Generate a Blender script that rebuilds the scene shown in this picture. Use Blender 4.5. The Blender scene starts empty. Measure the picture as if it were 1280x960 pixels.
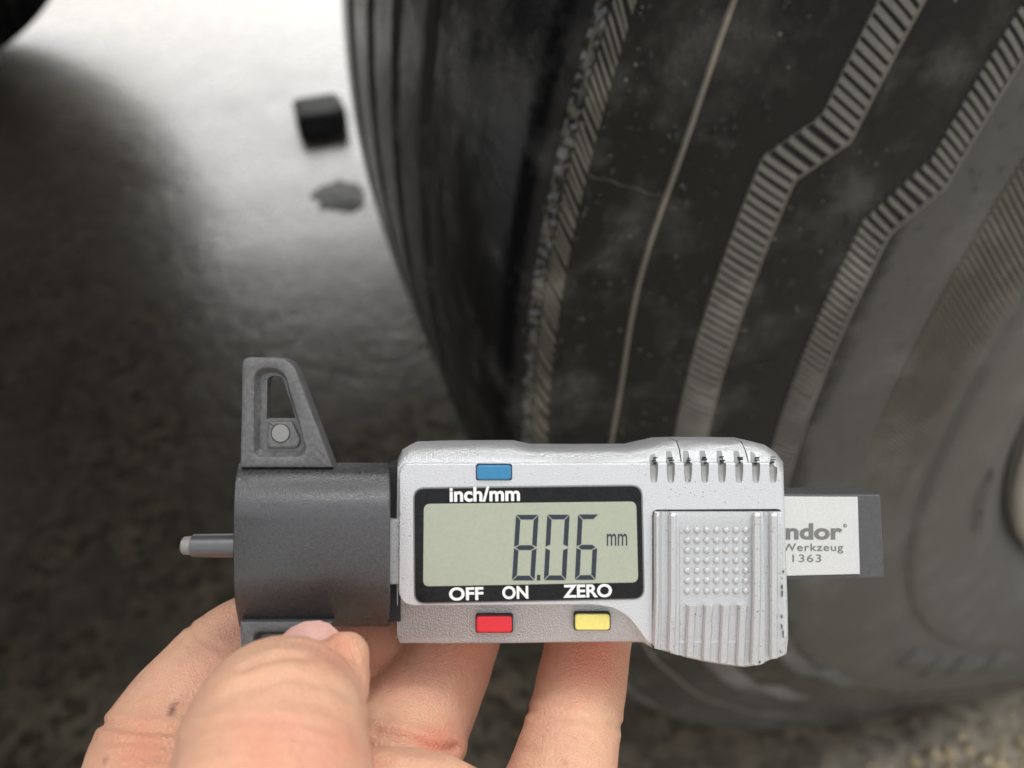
import bpy, bmesh, math, random
import numpy as np
from mathutils import Vector, Matrix, noise as mnoise
random.seed(7)
rng = np.random.default_rng(7)
SC = bpy.context.scene
COL = SC.collection

# ------------------------------------------------------------------ camera
CAM = Vector((0.16876, -0.58299, 0.72288))
FWD = Vector((-0.68622, 0.23244, -0.68925)).normalized()
RGT = Vector((0.32869, 0.94440, -0.00877)).normalized()
UPV = RGT.cross(FWD).normalized()
RGT = FWD.cross(UPV).normalized()
DG = 0.105                                     # metres from lens to the gauge's front face
cam_d = bpy.data.cameras.new("camera"); cam = bpy.data.objects.new("camera", cam_d); COL.objects.link(cam)
cam.matrix_world = Matrix(((RGT.x, UPV.x, -FWD.x, CAM.x), (RGT.y, UPV.y, -FWD.y, CAM.y),
                           (RGT.z, UPV.z, -FWD.z, CAM.z), (0, 0, 0, 1)))
cam_d.sensor_width = 36.0
cam_d.lens = 36.0 * 963.0 / 1280.0
cam_d.clip_start = 0.005; cam_d.clip_end = 400
cam_d.dof.use_dof = True; cam_d.dof.focus_distance = 0.112
cam_d.dof.aperture_fstop = 16.0
SC.camera = cam

# ------------------------------------------------------------------ sky, sun, exposure
SUN_EL = math.radians(60); SUN_AZ = math.atan2(0.30, -0.75)     # direction towards the sun (from +X, counter clockwise)
w = bpy.data.worlds.new("World"); SC.world = w; w.use_nodes = True
nt = w.node_tree; nt.nodes.clear()
sky = nt.nodes.new("ShaderNodeTexSky"); sky.sky_type = 'NISHITA'; sky.sun_disc = False
sky.sun_elevation = SUN_EL; sky.sun_rotation = math.pi / 2 - SUN_AZ
sky.dust_density = 7.0; sky.air_density = 2.0; sky.ozone_density = 1.0
hs = nt.nodes.new("ShaderNodeHueSaturation"); hs.inputs['Saturation'].default_value = 0.12   # overcast white
bg = nt.nodes.new("ShaderNodeBackground"); bg.inputs[1].default_value = 0.15
wo = nt.nodes.new("ShaderNodeOutputWorld")
nt.links.new(sky.outputs[0], hs.inputs['Color']); nt.links.new(hs.outputs[0], bg.inputs[0]); nt.links.new(bg.outputs[0], wo.inputs[0])
sd = bpy.data.lights.new("sun", 'SUN'); sd.energy = 0.8; sd.angle = math.radians(40); sd.color = (1, .97, .93)
so = bpy.data.objects.new("sun", sd); COL.objects.link(so)
sdir = Vector((math.cos(SUN_AZ) * math.cos(SUN_EL), math.sin(SUN_AZ) * math.cos(SUN_EL), math.sin(SUN_EL)))
so.rotation_euler = sdir.to_track_quat('Z', 'Y').to_euler()
SC.view_settings.view_transform = 'Standard'; SC.view_settings.look = 'None'
SC.view_settings.exposure = 1.12; SC.view_settings.gamma = 1.0

# ------------------------------------------------------------------ helpers
def new_mat(name):
    m = bpy.data.materials.new(name); m.use_nodes = True
    n = m.node_tree; b = n.nodes['Principled BSDF']
    return m, n, b
def coords(n, scale=(1, 1, 1)):
    tc = n.nodes.new("ShaderNodeTexCoord"); mp = n.nodes.new("ShaderNodeMapping")
    mp.inputs['Scale'].default_value = scale
    n.links.new(tc.outputs['Object'], mp.inputs[0]); return mp.outputs[0]
def noise(n, vec, scale, detail=3, rough=.55):
    x = n.nodes.new("ShaderNodeTexNoise"); x.inputs['Scale'].default_value = scale
    x.inputs['Detail'].default_value = detail; x.inputs['Roughness'].default_value = rough
    n.links.new(vec, x.inputs['Vector']); return x.outputs['Fac']
def ramp(n, fac, stops):
    r = n.nodes.new("ShaderNodeValToRGB"); e = r.color_ramp.elements
    while len(e) < len(stops): e.new(.5)
    for i, (p, c) in enumerate(stops):
        e[i].position = p; e[i].color = (c, c, c, 1) if not hasattr(c, '__len__') else (*c, 1)
    n.links.new(fac, r.inputs[0]); return r.outputs[0]
def mixc(n, fac, a, b):
    x = n.nodes.new("ShaderNodeMix"); x.data_type = 'RGBA'
    for v, s in ((fac, x.inputs[0]), (a, x.inputs[6]), (b, x.inputs[7])):
        if hasattr(v, 'links'): n.links.new(v, s)
        elif hasattr(v, '__len__'): s.default_value = (*v, 1)
        else: s.default_value = v
    return x.outputs[2]
def math_(n, op, a, b=0.0):
    x = n.nodes.new("ShaderNodeMath"); x.operation = op
    for v, s in ((a, x.inputs[0]), (b, x.inputs[1])):
        if hasattr(v, 'links'): n.links.new(v, s)
        else: s.default_value = v
    return x.outputs[0]
def bump(n, b, h, strength=.3, dist=1.0):
    x = n.nodes.new("ShaderNodeBump"); x.inputs['Strength'].default_value = strength; x.inputs['Distance'].default_value = dist
    n.links.new(h, x.inputs['Height']); n.links.new(x.outputs[0], b.inputs['Normal'])
def tag(o, label=None, cat=None, group=None, kind=None):
    if label: o['label'] = label
    if cat: o['category'] = cat
    if group: o['group'] = group
    if kind: o['kind'] = kind
    return o
def link(name, me, mat=None, parent=None):
    o = bpy.data.objects.new(name, me); COL.objects.link(o)
    if mat and not me.materials: me.materials.append(mat)
    if parent is not None: o.parent = parent
    return o
def mesh(name, v, f, mat, parent=None, smooth=True, angle=35):
    me = bpy.data.meshes.new(name); me.from_pydata([tuple(p) for p in v], [], f); me.validate()
    bm = bmesh.new(); bm.from_mesh(me); bmesh.ops.recalc_face_normals(bm, faces=bm.faces); bm.to_mesh(me); bm.free()
    if smooth: shade(me, angle)
    return link(name, me, mat, parent)
def shade(me, angle=35):
    me.polygons.foreach_set('use_smooth', [True] * len(me.polygons)); me.set_sharp_from_angle(angle=math.radians(angle))
    for p in me.polygons:                      # broad flat faces stay flat up to their rounded rims
        if abs(p.normal.z) > .9995 and p.area > 2.0: p.use_smooth = False
def empty(name, M=None, loc=None):
    o = bpy.data.objects.new(name, None); COL.objects.link(o); o.empty_display_size = .02
    if M is not None: o.matrix_world = M
    if loc is not None: o.location = loc
    return o

# ------------------------------------------------------------------ materials
def m_silver(name, base, rough=.42, metal=.55, chips=True, gs=5.0, bs=.18):
    m, n, b = new_mat(name); v = coords(n)
    g = noise(n, v, gs, 2); fine = noise(n, v, .35, 4)
    c = mixc(n, ramp(n, g, [(.3, 0.0), (.7, 1.0)]), tuple(x * .93 for x in base), tuple(min(1, x * 1.06) for x in base))
    if chips:
        k = noise(n, v, 2.4, 5, .7); big = noise(n, v, .16, 1)
        f = math_(n, 'MULTIPLY', ramp(n, k, [(.63, 0.0), (.65, 1.0)]), ramp(n, big, [(.47, 0.0), (.55, 1.0)]))
        c = mixc(n, f, c, (.12, .105, .09))
    n.links.new(c, b.inputs['Base Color']); b.inputs['Metallic'].default_value = metal
    n.links.new(ramp(n, fine, [(.2, rough - .06), (.8, rough + .1)]), b.inputs['Roughness'])
    bump(n, b, g, bs, .04); return m
def m_black(name, base, rough=.5, dust=.0, gs=6.0, bs=.2):
    m, n, b = new_mat(name); v = coords(n)
    g = noise(n, v, gs, 3); d = noise(n, v, 1.6, 5, .7)
    c = mixc(n, math_(n, 'MULTIPLY', ramp(n, d, [(.4, 0.0), (.72, 1.0)]), dust), base, (.30, .29, .28))
    n.links.new(c, b.inputs['Base Color'])
    n.links.new(ramp(n, d, [(.3, rough - .06), (.7, rough + .12)]), b.inputs['Roughness'])
    bump(n, b, g, bs, .06); return m
def m_plain(name, base, rough=.4, metal=0.0, spec=.5, coat=0.0):
    m, n, b = new_mat(name); v = coords(n); g = noise(n, v, 2.0, 4)
    n.links.new(mixc(n, ramp(n, g, [(.3, 0.0), (.7, 1.0)]), tuple(x * .95 for x in base), tuple(min(1, x * 1.04) for x in base)), b.inputs['Base Color'])
    b.inputs['Roughness'].default_value = rough; b.inputs['Metallic'].default_value = metal
    b.inputs['Specular IOR Level'].default_value = spec; b.inputs['Coat Weight'].default_value = coat
    return m
M_SIL = m_silver("silver_paint", (.66, .67, .68))
M_SIL2 = m_silver("silver_paint_satin", (.56, .565, .57), .38, .6, False, 4.5, .24)
M_SIL3 = m_silver("silver_paint_slider", (.58, .585, .59), .4, .55)
M_PLATE = m_silver("brushed_plate", (.68, .68, .66), .42, .5, False, 7.0)
M_NOTCH = m_plain("notch_grey", (.30, .30, .295), .5, .2)
M_DISC = m_plain('worn_grey_disc', (.24, .24, .235), .45)
M_BLK = m_black("black_plastic", (.036, .036, .039), .27, .07); M_BLK.node_tree.nodes["Principled BSDF"].inputs["Specular IOR Level"].default_value = .9
M_BLK2 = m_black("black_plastic_worn", (.085, .085, .087), .36, .35); M_BLK2.node_tree.nodes['Principled BSDF'].inputs['Specular IOR Level'].default_value = .7
M_BEAM = m_black("black_plastic_beam", (.07, .07, .074), .34, .10)
M_GAP = m_plain("dark_gap", (.012, .012, .013), .6)
M_BEZ = m_black("bezel_black", (.006, .006, .007), .14, .03, 3, .02); M_BEZ.node_tree.nodes['Principled BSDF'].inputs['Specular IOR Level'].default_value = .25
M_RIMB = m_plain("bezel_rim_grey", (.20, .20, .19), .35, .3)
M_LCD = m_plain("lcd_grey_green", (.395, .425, .335), .28, 0, .35)
M_SEG = m_plain("lcd_segment", (.032, .042, .058), .35, 0, .3)
M_WHT = m_plain("white_print", (.85, .85, .83), .5)
M_GRYT = m_plain("engraved_grey", (.17, .17, .165), .6)
M_BLU = m_plain("blue_button", (.035, .22, .42), .32)
M_RED = m_plain("red_button", (.72, .022, .035), .32)
M_YEL = m_plain("yellow_button", (.83, .72, .20), .35)
M_PROBE = m_plain("probe_steel", (.14, .14, .145), .3, .6)
M_TIP = m_plain("probe_tip", (.26, .25, .24), .45, .2)

# ------------------------------------------------------------------ gauge frame (millimetres, x right, y up, z towards the lens)
S = .001
GM = Matrix(((RGT.x * S, UPV.x * S, -FWD.x * S, 0), (RGT.y * S, UPV.y * S, -FWD.y * S, 0),
             (RGT.z * S, UPV.z * S, -FWD.z * S, 0), (0, 0, 0, 1)))
GM.translation = CAM + FWD * DG
KMM = 105.0 / 963.0
def P(px, py, z=0.0):                          # a measured photograph point at depth z -> millimetres
    k = (105.0 - z) / 963.0
    return Vector(((px - 640) * k, -(py - 480) * k, z))
gauge = empty("tread_depth_gauge", GM)
tag(gauge, "silver and black digital tread depth gauge reading 8.06 mm, held in the hand", "tread gauge")

def round_poly(pts, rad, seg=5):
    out = []; n = len(pts)
    for i in range(n):
        p = Vector(pts[i][:2]); r = rad[i] if hasattr(rad, '__len__') else rad
        a = (Vector(pts[i - 1][:2]) - p); b = (Vector(pts[(i + 1) % n][:2]) - p)
        r = min(r, a.length * .49, b.length * .49)
        if r < .02: out.append(tuple(p)); continue
        p0 = p + a.normalized() * r; p1 = p + b.normalized() * r
        for k in range(seg + 1):
            t = k / seg; q = p0 * (1 - t) ** 2 + p * 2 * t * (1 - t) + p1 * t * t
            out.append((q.x, q.y))
    return out
def offset_poly(pts, d):
    n = len(pts); area = sum(pts[i][0] * pts[(i + 1) % n][1] - pts[(i + 1) % n][0] * pts[i][1] for i in range(n))
    s = 1 if area > 0 else -1; out = []
    for i in range(n):
        a = Vector(pts[i - 1]); p = Vector(pts[i]); b = Vector(pts[(i + 1) % n])
        d0 = (p - a); d1 = (b - p)
        d0 = d0.normalized() if d0.length > 1e-9 else d1.normalized(); d1 = d1.normalized() if d1.length > 1e-9 else d0
        n0 = Vector((d0.y, -d0.x)) * s; n1 = Vector((d1.y, -d1.x)) * s
        m = n0 + n1; m = m.normalized() if m.length > 1e-6 else n0
        c = max(.5, m.dot(n0)); q = p + m * (d / c); out.append((q.x, q.y))
    return out
def to_mm(pts, z=0.0): return [tuple(P(x, y, z)[:2]) for x, y in pts]
def loft_rings(rings, cap0=True, cap1=True):
    n = len(rings[0]); v = []; f = []
    for r in rings: v += [tuple(p) for p in r]
    for k in range(len(rings) - 1):
        for i in range(n):
            j = (i + 1) % n; f.append((k * n + i, k * n + j, (k + 1) * n + j, (k + 1) * n + i))
    if cap0: f.append(tuple(range(n)))
    if cap1: f.append(tuple(range((len(rings) - 1) * n, len(rings) * n)))
    return v, f
def slab(name, poly, z0, z1, mat, parent, bev=.3, backbev=0.0):
    """prism with outline poly (mm) whose front is z0 and back z1; rounded front edge"""
    rings = [[(x, y, z0) for x, y in offset_poly(poly, -bev)], [(x, y, z0 - bev * .3) for x, y in offset_poly(poly, -bev * .3)],
             [(x, y, z0 - bev) for x, y in poly], [(x, y, z1) for x, y in poly]]
    v, f = loft_rings(rings); return mesh(name, v, f, mat, parent, True, 40)
def bake(o):
    dg = bpy.context.evaluated_depsgraph_get(); me = bpy.data.meshes.new_from_object(o.evaluated_get(dg))
    o.modifiers.clear(); o.data = me; return o
def cut(o, cutters):
    for c in cutters:
        md = o.modifiers.new("b", 'BOOLEAN'); md.operation = 'DIFFERENCE'; md.object = c; md.solver = 'EXACT'; md.material_mode = 'TRANSFER'
    bake(o); shade(o.data, 38)
def kill(objs):
    for o in objs: bpy.data.objects.remove(o, do_unlink=True)
def text(name, s, px0, px1, base, top, z, mat, parent, rot=0.0, bold=0.0, ref="H", thick=.05, capmode=True, space=1.0):
    """lettering between two measured x, its capitals from base up to top"""
    cu = bpy.data.curves.new(name, 'FONT'); cu.body = s; cu.offset = bold; cu.extrude = .001; cu.space_character = space
    t = bpy.data.objects.new(name, cu); COL.objects.link(t)
    dg = bpy.context.evaluated_depsgraph_get(); me = bpy.data.meshes.new_from_object(t.evaluated_get(dg)); bpy.data.objects.remove(t)
    co = np.array([v.co[:] for v in me.vertices]); x0, x1 = co[:, 0].min(), co[:, 0].max()
    y1 = co[:, 1].max() if capmode else .7
    A = P(px0, base, z); B = P(px1, base, z); T = P(px0, top, z)
    sx = (B.x - A.x) / (x1 - x0); sy = (T.y - A.y) / y1
    for v in me.vertices:
        x = (v.co.x - x0) * sx; y = v.co.y * sy
        c, sn = math.cos(rot), math.sin(rot)
        v.co = (A.x + x * c - y * sn, A.y + x * sn + y * c, z + (thick if v.co.z > 0 else 0))
    return link(name, me, mat, parent)

# ---- silver housing: lofted outline rings
TOP = [(497, 584, 575), (503, 579.5, 562), (513, 579, 557), (560, 578.6, 555.5), (640, 578.4, 555), (652, 578.3, 557.5), (664, 578.2, 560),
       (720, 578, 560.3), (790, 578, 560), (808, 578, 556), (828, 578, 551.5), (850, 578, 550.8), (900, 578, 550.8), (938, 578, 551.5), (956, 579, 556), (970, 582, 566), (979, 592, 578)]
BOT = [(984.5, 760), (985, 800), (983, 818), (962, 825), (950, 831), (930, 834), (905, 831), (880, 827), (858, 822), (835, 815), (816, 810), (803, 803), (760, 802.5), (640, 804), (560, 804.5), (500, 804), (496.5, 796), (496, 740), (496, 640)]
r0 = [P(x, y, -.8) for x, y, _ in TOP]; rm = [P(x, y * .45 + yb * .55, -1.5) for x, y, yb in TOP]; r1 = [P(x, yb, -3.2) for x, _, yb in TOP]
b0 = [P(x, y - (7 if 490 < x < 800 and y > 790 else 2), -1.2 - (1.2 if y > 790 else 0)) for x, y in BOT]
bm_ = [P(x, y - 1, -2.6) for x, y in BOT]; b1 = [P(x, y, -3.6) for x, y in BOT]
back = [(p.x, p.y, -11.0) for p in r1 + b1]
v, f = loft_rings([r0 + b0, rm + bm_, r1 + b1, back])
housing = mesh("housing", v, f, M_SIL2, gauge, True, 40)
# front plate
fp = [(499, 590), (506, 579.3), (964, 578.6), (977, 588), (980.5, 640), (984, 797), (940, 804), (817, 806), (809, 803), (798, 787), (784, 770), (766, 760), (742, 756), (515, 757.5), (504, 754), (498, 742)]
plate = slab("front_plate", round_poly(to_mm(fp), [1, .5, .5, 1, .4, .4, .2, .2, .5, .8, .8, .8, .8, .5, .5, .5], 4), 0.0, -2.6, M_SIL, gauge, .16)
# grip notches, cut over the top edge
cutters = []
for cx in (817.5, 838.5, 860, 881, 902.5, 924, 945, 966.5):
    hw = 5.0
    a = [P(cx - hw, 560, 0), P(cx + hw, 560, 0), P(cx + hw, 602, 0), P(cx - hw + 1, 602, 0)]
    prof = []
    for (yy, zb) in ((548, -1.9), (566, -1.45), (578, -1.0), (590, -.62), (600, -.34), (604, .02)):
        wv = hw * (1.0 if yy < 595 else .8)
        A = P(cx - wv, yy, 0); B = P(cx + wv, yy, 0)
        prof.append([(A.x, A.y, 3), (A.x, A.y, zb + .25), (A.x + .2, A.y, zb), (B.x - .2, B.y, zb), (B.x, B.y, zb + .25), (B.x, B.y, 3)])
    v, f = loft_rings(prof); cutters.append(mesh("cutter", v, f, M_NOTCH, None, False))
for (xa, xb) in ((850.5, 852.5), (932.5, 937)):
    A = P(xa, 540, 0); B = P(xb, 578, 0)
    v, f = loft_rings([[(A.x, A.y, 1), (A.x + .14, A.y, 1), (A.x + .14, A.y, -12), (A.x, A.y, -12)], [(B.x, B.y, 1), (B.x + .14, B.y, 1), (B.x + .14, B.y, -1.6), (B.x, B.y, -1.6)]])
    cutters.append(mesh("cutter", v, f, M_GAP, None, False))
for c in cutters: c.matrix_world = GM
bpy.context.view_layer.update()
cut(plate, cutters[:8]); cut(housing, cutters); kill(cutters)
# dirt smears left in the notches (black rubber rubbed off on the edge)
for i, cx in enumerate((817.5, 838.5, 860, 881, 902.5, 924, 945, 966.5)):
    v = []; f = []
    rr = random.Random(i)
    for k in range(3):
        x = cx + rr.uniform(-4.2, -.5); y = 572 + k * 3.4 + rr.uniform(-.8, .8); L = rr.uniform(4, 7.5); h = rr.uniform(.7, 1.4)
        zz = -.92 + (y - 578) * .032 + .10
        q = [P(x, y - h, zz), P(x + L, y - h + rr.uniform(-.6, .6), zz), P(x + L, y + h * .4, zz), P(x, y + h, zz)]
        s0 = len(v); v += q + [p - Vector((0, 0, .08)) for p in q]
        f += [(s0, s0 + 1, s0 + 2, s0 + 3), (s0 + 4, s0 + 7, s0 + 6, s0 + 5), (s0, s0 + 4, s0 + 5, s0 + 1), (s0 + 1, s0 + 5, s0 + 6, s0 + 2), (s0 + 2, s0 + 6, s0 + 7, s0 + 3), (s0 + 3, s0 + 7, s0 + 4, s0)]
    mesh("dirt_smear", v, f, M_GAP, gauge, False)
# knurled thumb wheel just showing over the top edge
v = []; f = []
c0 = P(888, 556.5, -6)
wheel_r = 3.2
prof = []
n_t = 56
ringA = []; ringB = []
for k in range(n_t):
    a = 2 * math.pi * k / n_t; rr_ = 4.0 if k % 4 < 2 else 3.72
    ringA.append((c0.x + rr_ * 1.02 * math.cos(a), c0.y - 3.15 + rr_ * math.sin(a), -4.6)); ringB.append((c0.x + rr_ * 1.02 * math.cos(a), c0.y - 3.15 + rr_ * math.sin(a), -8))
v, f = loft_rings([ringA, ringB]); mesh("thumb_wheel", v, f, M_SIL2, gauge, False)

# ---- ribbed thumb slider
def bar(name, xs0, xs1, st, zb, mat, parent, ch=.22, endch=True):
    """raised bar: stations (py, x left, x right, z top)"""
    rings = []
    for i, (py, xl, xr, zt) in enumerate(st):
        A = P(xl, py, zt); B = P(xr, py, zt); y = A.y
        rings.append([(A.x, y, zb), (A.x, y, max(zb + .01, zt - ch)), (A.x + ch, y, zt), (B.x - ch, y, zt), (B.x, y, max(zb + .01, zt - ch)), (B.x, y, zb)])
    v, f = loft_rings(rings); return mesh(name, v, f, mat, parent, True, 30)
def zs(y, z0):                                   # the slider falls away towards its lower end
    t = max(0, (y - 752) / 82); return z0 + .45 - .75 * t ** 1.6
sl = [(818, 646), (825, 639.5), (966, 638.5), (974, 645), (977, 760), (979.5, 818), (962, 824), (950, 830.5), (930, 834), (905, 830.5), (880, 826.5), (858, 821.5), (835, 814.5), (817.5, 809)]
pm = to_mm(sl); n = len(pm)
def ringz(off, dz):
    q = offset_poly(pm, off); return [(q[i][0], q[i][1], zs(sl[i][1], .35) + dz) for i in range(n)]
# grid top so that the fall-off is smooth
cols = sorted(set(np.linspace(0, 1, 13).tolist() + [(x - 817.5) / 158.5 for x in (824.5, 826, 835.5, 837, 847, 849, 939, 941, 952, 953.5, 961.5, 963)])); rows = [640, 650, 670, 700, 730, 752, 765, 778, 790, 800, 808]
def botlim(x): return float(np.interp(x, [817.5, 835, 858, 880, 905, 930, 950, 962, 980], [809, 814.5, 821.5, 826.5, 830.5, 834, 831, 825, 818]))
v = []; f = []
for rj, t in enumerate(np.linspace(0, 1, 16)):
    for ci in cols:
        xx = 817.5 + ci * (976 - 817.5) + 3.5 * ci * t
        yy = 639 + t * (botlim(xx) - 639)
        zz = zs(yy, .30)
        x0_ = 817.5 + ci * 158.5
        if rj > 0 and 848.5 < x0_ < 939.5: zz -= .42 * min(1, (yy - 639) / 26)
        if rj > 0 and (825.5 < x0_ < 836 or 953 < x0_ < 962): zz -= .4
        if rj == 0: zz -= .35
        q = P(xx, yy, 0); v.append((q.x, q.y, zz))
NC = len(cols); NRW = 16
for rj in range(NRW - 1):
    for ci in range(NC - 1):
        a = rj * NC + ci; f.append((a, a + 1, a + NC + 1, a + NC))
bnd = [i for i in range(NC)] + [rj * NC + NC - 1 for rj in range(1, NRW)] + [(NRW - 1) * NC + ci for ci in range(NC - 2, -1, -1)] + [rj * NC for rj in range(NRW - 2, 0, -1)]
s0 = len(v)
for i in bnd: v.append((v[i][0], v[i][1], -6.0))
for k in range(len(bnd)):
    k2 = (k + 1) % len(bnd); f.append((bnd[k], bnd[k2], s0 + k2, s0 + k))
f.append(tuple(s0 + k for k in range(len(bnd))))
slider = mesh("thumb_slider", v, f, M_SIL3, gauge, True, 40)
gap = slab("slider_gap", round_poly(to_mm([(815.3, 637), (977.5, 636), (978.5, 740), (815.3, 740)]), [.8, .8, 0, 0], 4), .06, -1, M_GAP, gauge, .03)
slab("slider_gap", to_mm([(815.3, 740), (817.6, 740), (817.6, 811), (815.3, 809)]), .05, -2, M_GAP, gauge, .02)
for (xa, xb, sk) in ((818.5, 825.5, -1), (837, 846.5, -1), (941.5, 952, -1), (963, 973, 0)):
    st = [(641, xa + 1, xb, .9)] + [(y, xa + sk * max(0, (y - 750)) / 80 * 3, xb + sk * max(0, (y - 750)) / 80 * 3, zs(y, .72)) for y in (645, 700, 740, 752, 762, 775, 790, 800, botlim(xa) - 1.5)]
    bar("slider_ridge", 0, 0, st, -3.5, M_SIL3, slider)
for cx in (865.5, 886.5, 908, 929.5):
    st = [(754.5, cx - 5.5, cx + 5.5, .45), (757.5, cx - 5.8, cx + 5.8, 1.15), (763, cx - 5.8, cx + 5.8, 1.1)]
    st += [(y, cx - 5.8 - (y - 756) / 75 * 3.2, cx + 5.2 - (y - 756) / 75 * 3.2, zs(y, .52)) for y in (772, 784, 796, 808, botlim(cx - 3) - 1.5)]
    bar("slider_rib", 0, 0, st, -3.5, M_SIL3, slider)
# 49 round grip bumps sharing one mesh
bmh = bmesh.new(); bmesh.ops.create_uvsphere(bmh, u_segments=12, v_segments=8, radius=.46)
for vv in bmh.verts: vv.co.z *= .62
me_b = bpy.data.meshes.new("grip_bump"); bmh.to_mesh(me_b); bmh.free(); me_b.materials.append(M_SIL3); shade(me_b, 60)
for iy in range(7):
    for ix in range(7):
        o = link("grip_bump", me_b, None, slider); o.location = P(858.2 + 12.15 * ix, 662 + 12.6 * iy, 0) + Vector((0, 0, .40))

# worn spots where the paint has gone along the slider and housing edges
def chips(parent, spots, z):
    V = []; F = []
    for (x, y, w_, h_, sd_) in spots:
        rr = random.Random(sd_); s0 = len(V); k = 9
        for j in range(k):
            a = 2 * math.pi * j / k; q = P(x + w_ * math.cos(a) * rr.uniform(.4, 1.1), y + h_ * math.sin(a) * rr.uniform(.4, 1.1), 0)
            V.append((q.x, q.y, (z(x, y) if callable(z) else z)))
        F.append(tuple(range(s0, s0 + k)))
        for j in range(k): V.append((V[s0 + j][0], V[s0 + j][1], V[s0 + j][2] - .25))
        for j in range(k): F.append((s0 + j, s0 + (j + 1) % k, s0 + k + (j + 1) % k, s0 + k + j))
    mesh("paint_chips", V, F, M_CHIP, parent, False)
M_CHIP = m_plain("bare_dark_chip", (.10, .095, .085), .5, .2)
rc = random.Random(11)
sp_ = [(rc.uniform(817.8, 821), rc.uniform(690, 800), rc.uniform(.4, 1.3), rc.uniform(.8, 3), k) for k in range(14)]
sp_ += [(rc.uniform(974.5, 977), rc.uniform(690, 815), rc.uniform(.3, .9), rc.uniform(1, 5), 50 + k) for k in range(9)]
sp_ += [(842, 747, 1.6, 3.5, 90), (966, 818, 3.2, 1.6, 91), (949, 827, 2.2, 1.8, 92), (867, 765, .8, .8, 93), (922, 832, 1.4, .8, 94)]
chips(slider, sp_, lambda x, y: zs(y, .30) + (.28 if 837 < x < 847 or x > 962 else .42 if x > 860 and y > 757 and x < 935 else .03))
chips(gauge, [(rc.uniform(834, 895), rc.uniform(599, 622), rc.uniform(.4, 1.4), rc.uniform(.3, .9), 120 + k) for k in range(20)] + [(497.5 + rc.uniform(.5, 2), rc.uniform(600, 740), .5, 1.0, 160 + k) for k in range(7)], .02)
# ---- display
bz = [(516.5, 609), (803, 605.5), (806, 749), (517.5, 755)]
slab("bezel_rim", round_poly(to_mm(bz), 1.6, 6), .16, -.5, M_RIMB, gauge, .1)
bz2 = [(518.2, 610.8), (801.2, 607.4), (804.1, 747.4), (519.2, 753.2)]
bezel = slab("display_bezel", round_poly(to_mm(bz2), 1.45, 6), .24, -.4, M_BEZ, gauge, .08)
lc = [(530, 629.5), (795, 626.5), (797.5, 727.5), (529, 732.5)]
lcd = slab("lcd_screen", round_poly(to_mm(lc), .9, 5), .30, -.3, M_LCD, bezel, .05)
R6 = math.radians(.7)
text("lettering", "inch/mm", 562, 650, 626.5, 608.5, .26, M_WHT, bezel, R6, .03)
text("lettering", "OFF", 561.5, 604.5, 750, 734.3, .26, M_WHT, bezel, R6 * 1.6, .03)
text("lettering", "ON", 628, 660.5, 748.2, 732.6, .26, M_WHT, bezel, R6 * 1.6, .03)
text("lettering", "ZERO", 704, 765, 746.6, 730.8, .26, M_WHT, bezel, R6 * 1.6, .03)
def segs(x0, y0, x1, y1, sl, on):
    """seven-segment digit in the box x0..x1, y0..y1 leaning by sl"""
    W = x1 - x0; H = y1 - y0; t = 6.6; g = .75; m = (y0 + y1) / 2
    def pt(x, y): return (x0 + x - sl * (y - y0) / H, y)
    sh = {}
    sh['a'] = [(g, y0), (W - g, y0), (W - t, y0 + t * .9), (t, y0 + t * .9)]
    sh['d'] = [(t, y1 - t * .9), (W - t, y1 - t * .9), (W - g, y1), (g, y1)]
    sh['g'] = [(g + 1.5, m), (t, m - 3), (W - t, m - 3), (W - g - 1.5, m), (W - t, m + 3), (t, m + 3)]
    sh['f'] = [(0, y0 + g), (t - g, y0 + t * .9 + g), (t - g, m - 3.6), (0, m - g * 1.3)]
    sh['e'] = [(0, m + g * 1.3), (t - g, m + 3.6), (t - g, y1 - t * .9 - g), (0, y1 - g)]
    sh['b'] = [(W, y0 + g), (W, m - g * 1.3), (W - t + g, m - 3.6), (W - t + g, y0 + t * .9 + g)]
    sh['c'] = [(W, m + g * 1.3), (W, y1 - g), (W - t + g, y1 - t * .9 - g), (W - t + g, m + 3.6)]
    for k in on:
        q = to_mm([pt(*p) for p in sh[k]], .3); v, f = loft_rings([[(x, y, .325) for x, y in q], [(x, y, .28) for x, y in q]])
        mesh("digit_segment", v, f, M_SEG, bezel, False)
segs(645, 643.5, 673.3, 725.5, 5, "abcdefg")
segs(684, 643.3, 712, 725.2, 4.3, "abcdef")
segs(722.5, 643, 748.5, 724.8, 4, "acdefg")
q = to_mm([(671.3, 718.5), (675.6, 718.5), (675.2, 725.6), (670.8, 725.6)], .3); v, f = loft_rings([[(x, y, .325) for x, y in q], [(x, y, .28) for x, y in q]])
mesh("decimal_point", v, f, M_SEG, bezel, False)
text("lettering", "mm", 758.5, 784, 682, 667, .31, M_SEG, bezel, 0, .004, thick=.02)

# ---- buttons
for nm, q, mt, lab in (("button", (596, 581, 639, 599.5), M_BLU, "blue unit button"), ("button", (595.5, 769.5, 640, 790), M_RED, "red power button"), ("button", (718.5, 767, 762, 787), M_YEL, "yellow zero button")):
    zf = 0 if mt is M_BLU else -1.45
    hole = [(q[0] - 1.2, q[1] - 1.4), (q[2] + 1.2, q[1] - 1.4), (q[2] + 1.2, q[3] + 1.0), (q[0] - 1.2, q[3] + 1.0)]
    slab("button_recess", round_poly(to_mm(hole, zf), .4), zf + .05, zf - 1.5, M_GAP, gauge, .02)
    bt = [(q[0], q[1]), (q[2], q[1]), (q[2], q[3]), (q[0], q[3])]
    o = slab(nm, round_poly(to_mm(bt, zf), .5), zf + .42, zf - 1, mt, gauge, .22); o['label'] = lab

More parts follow.
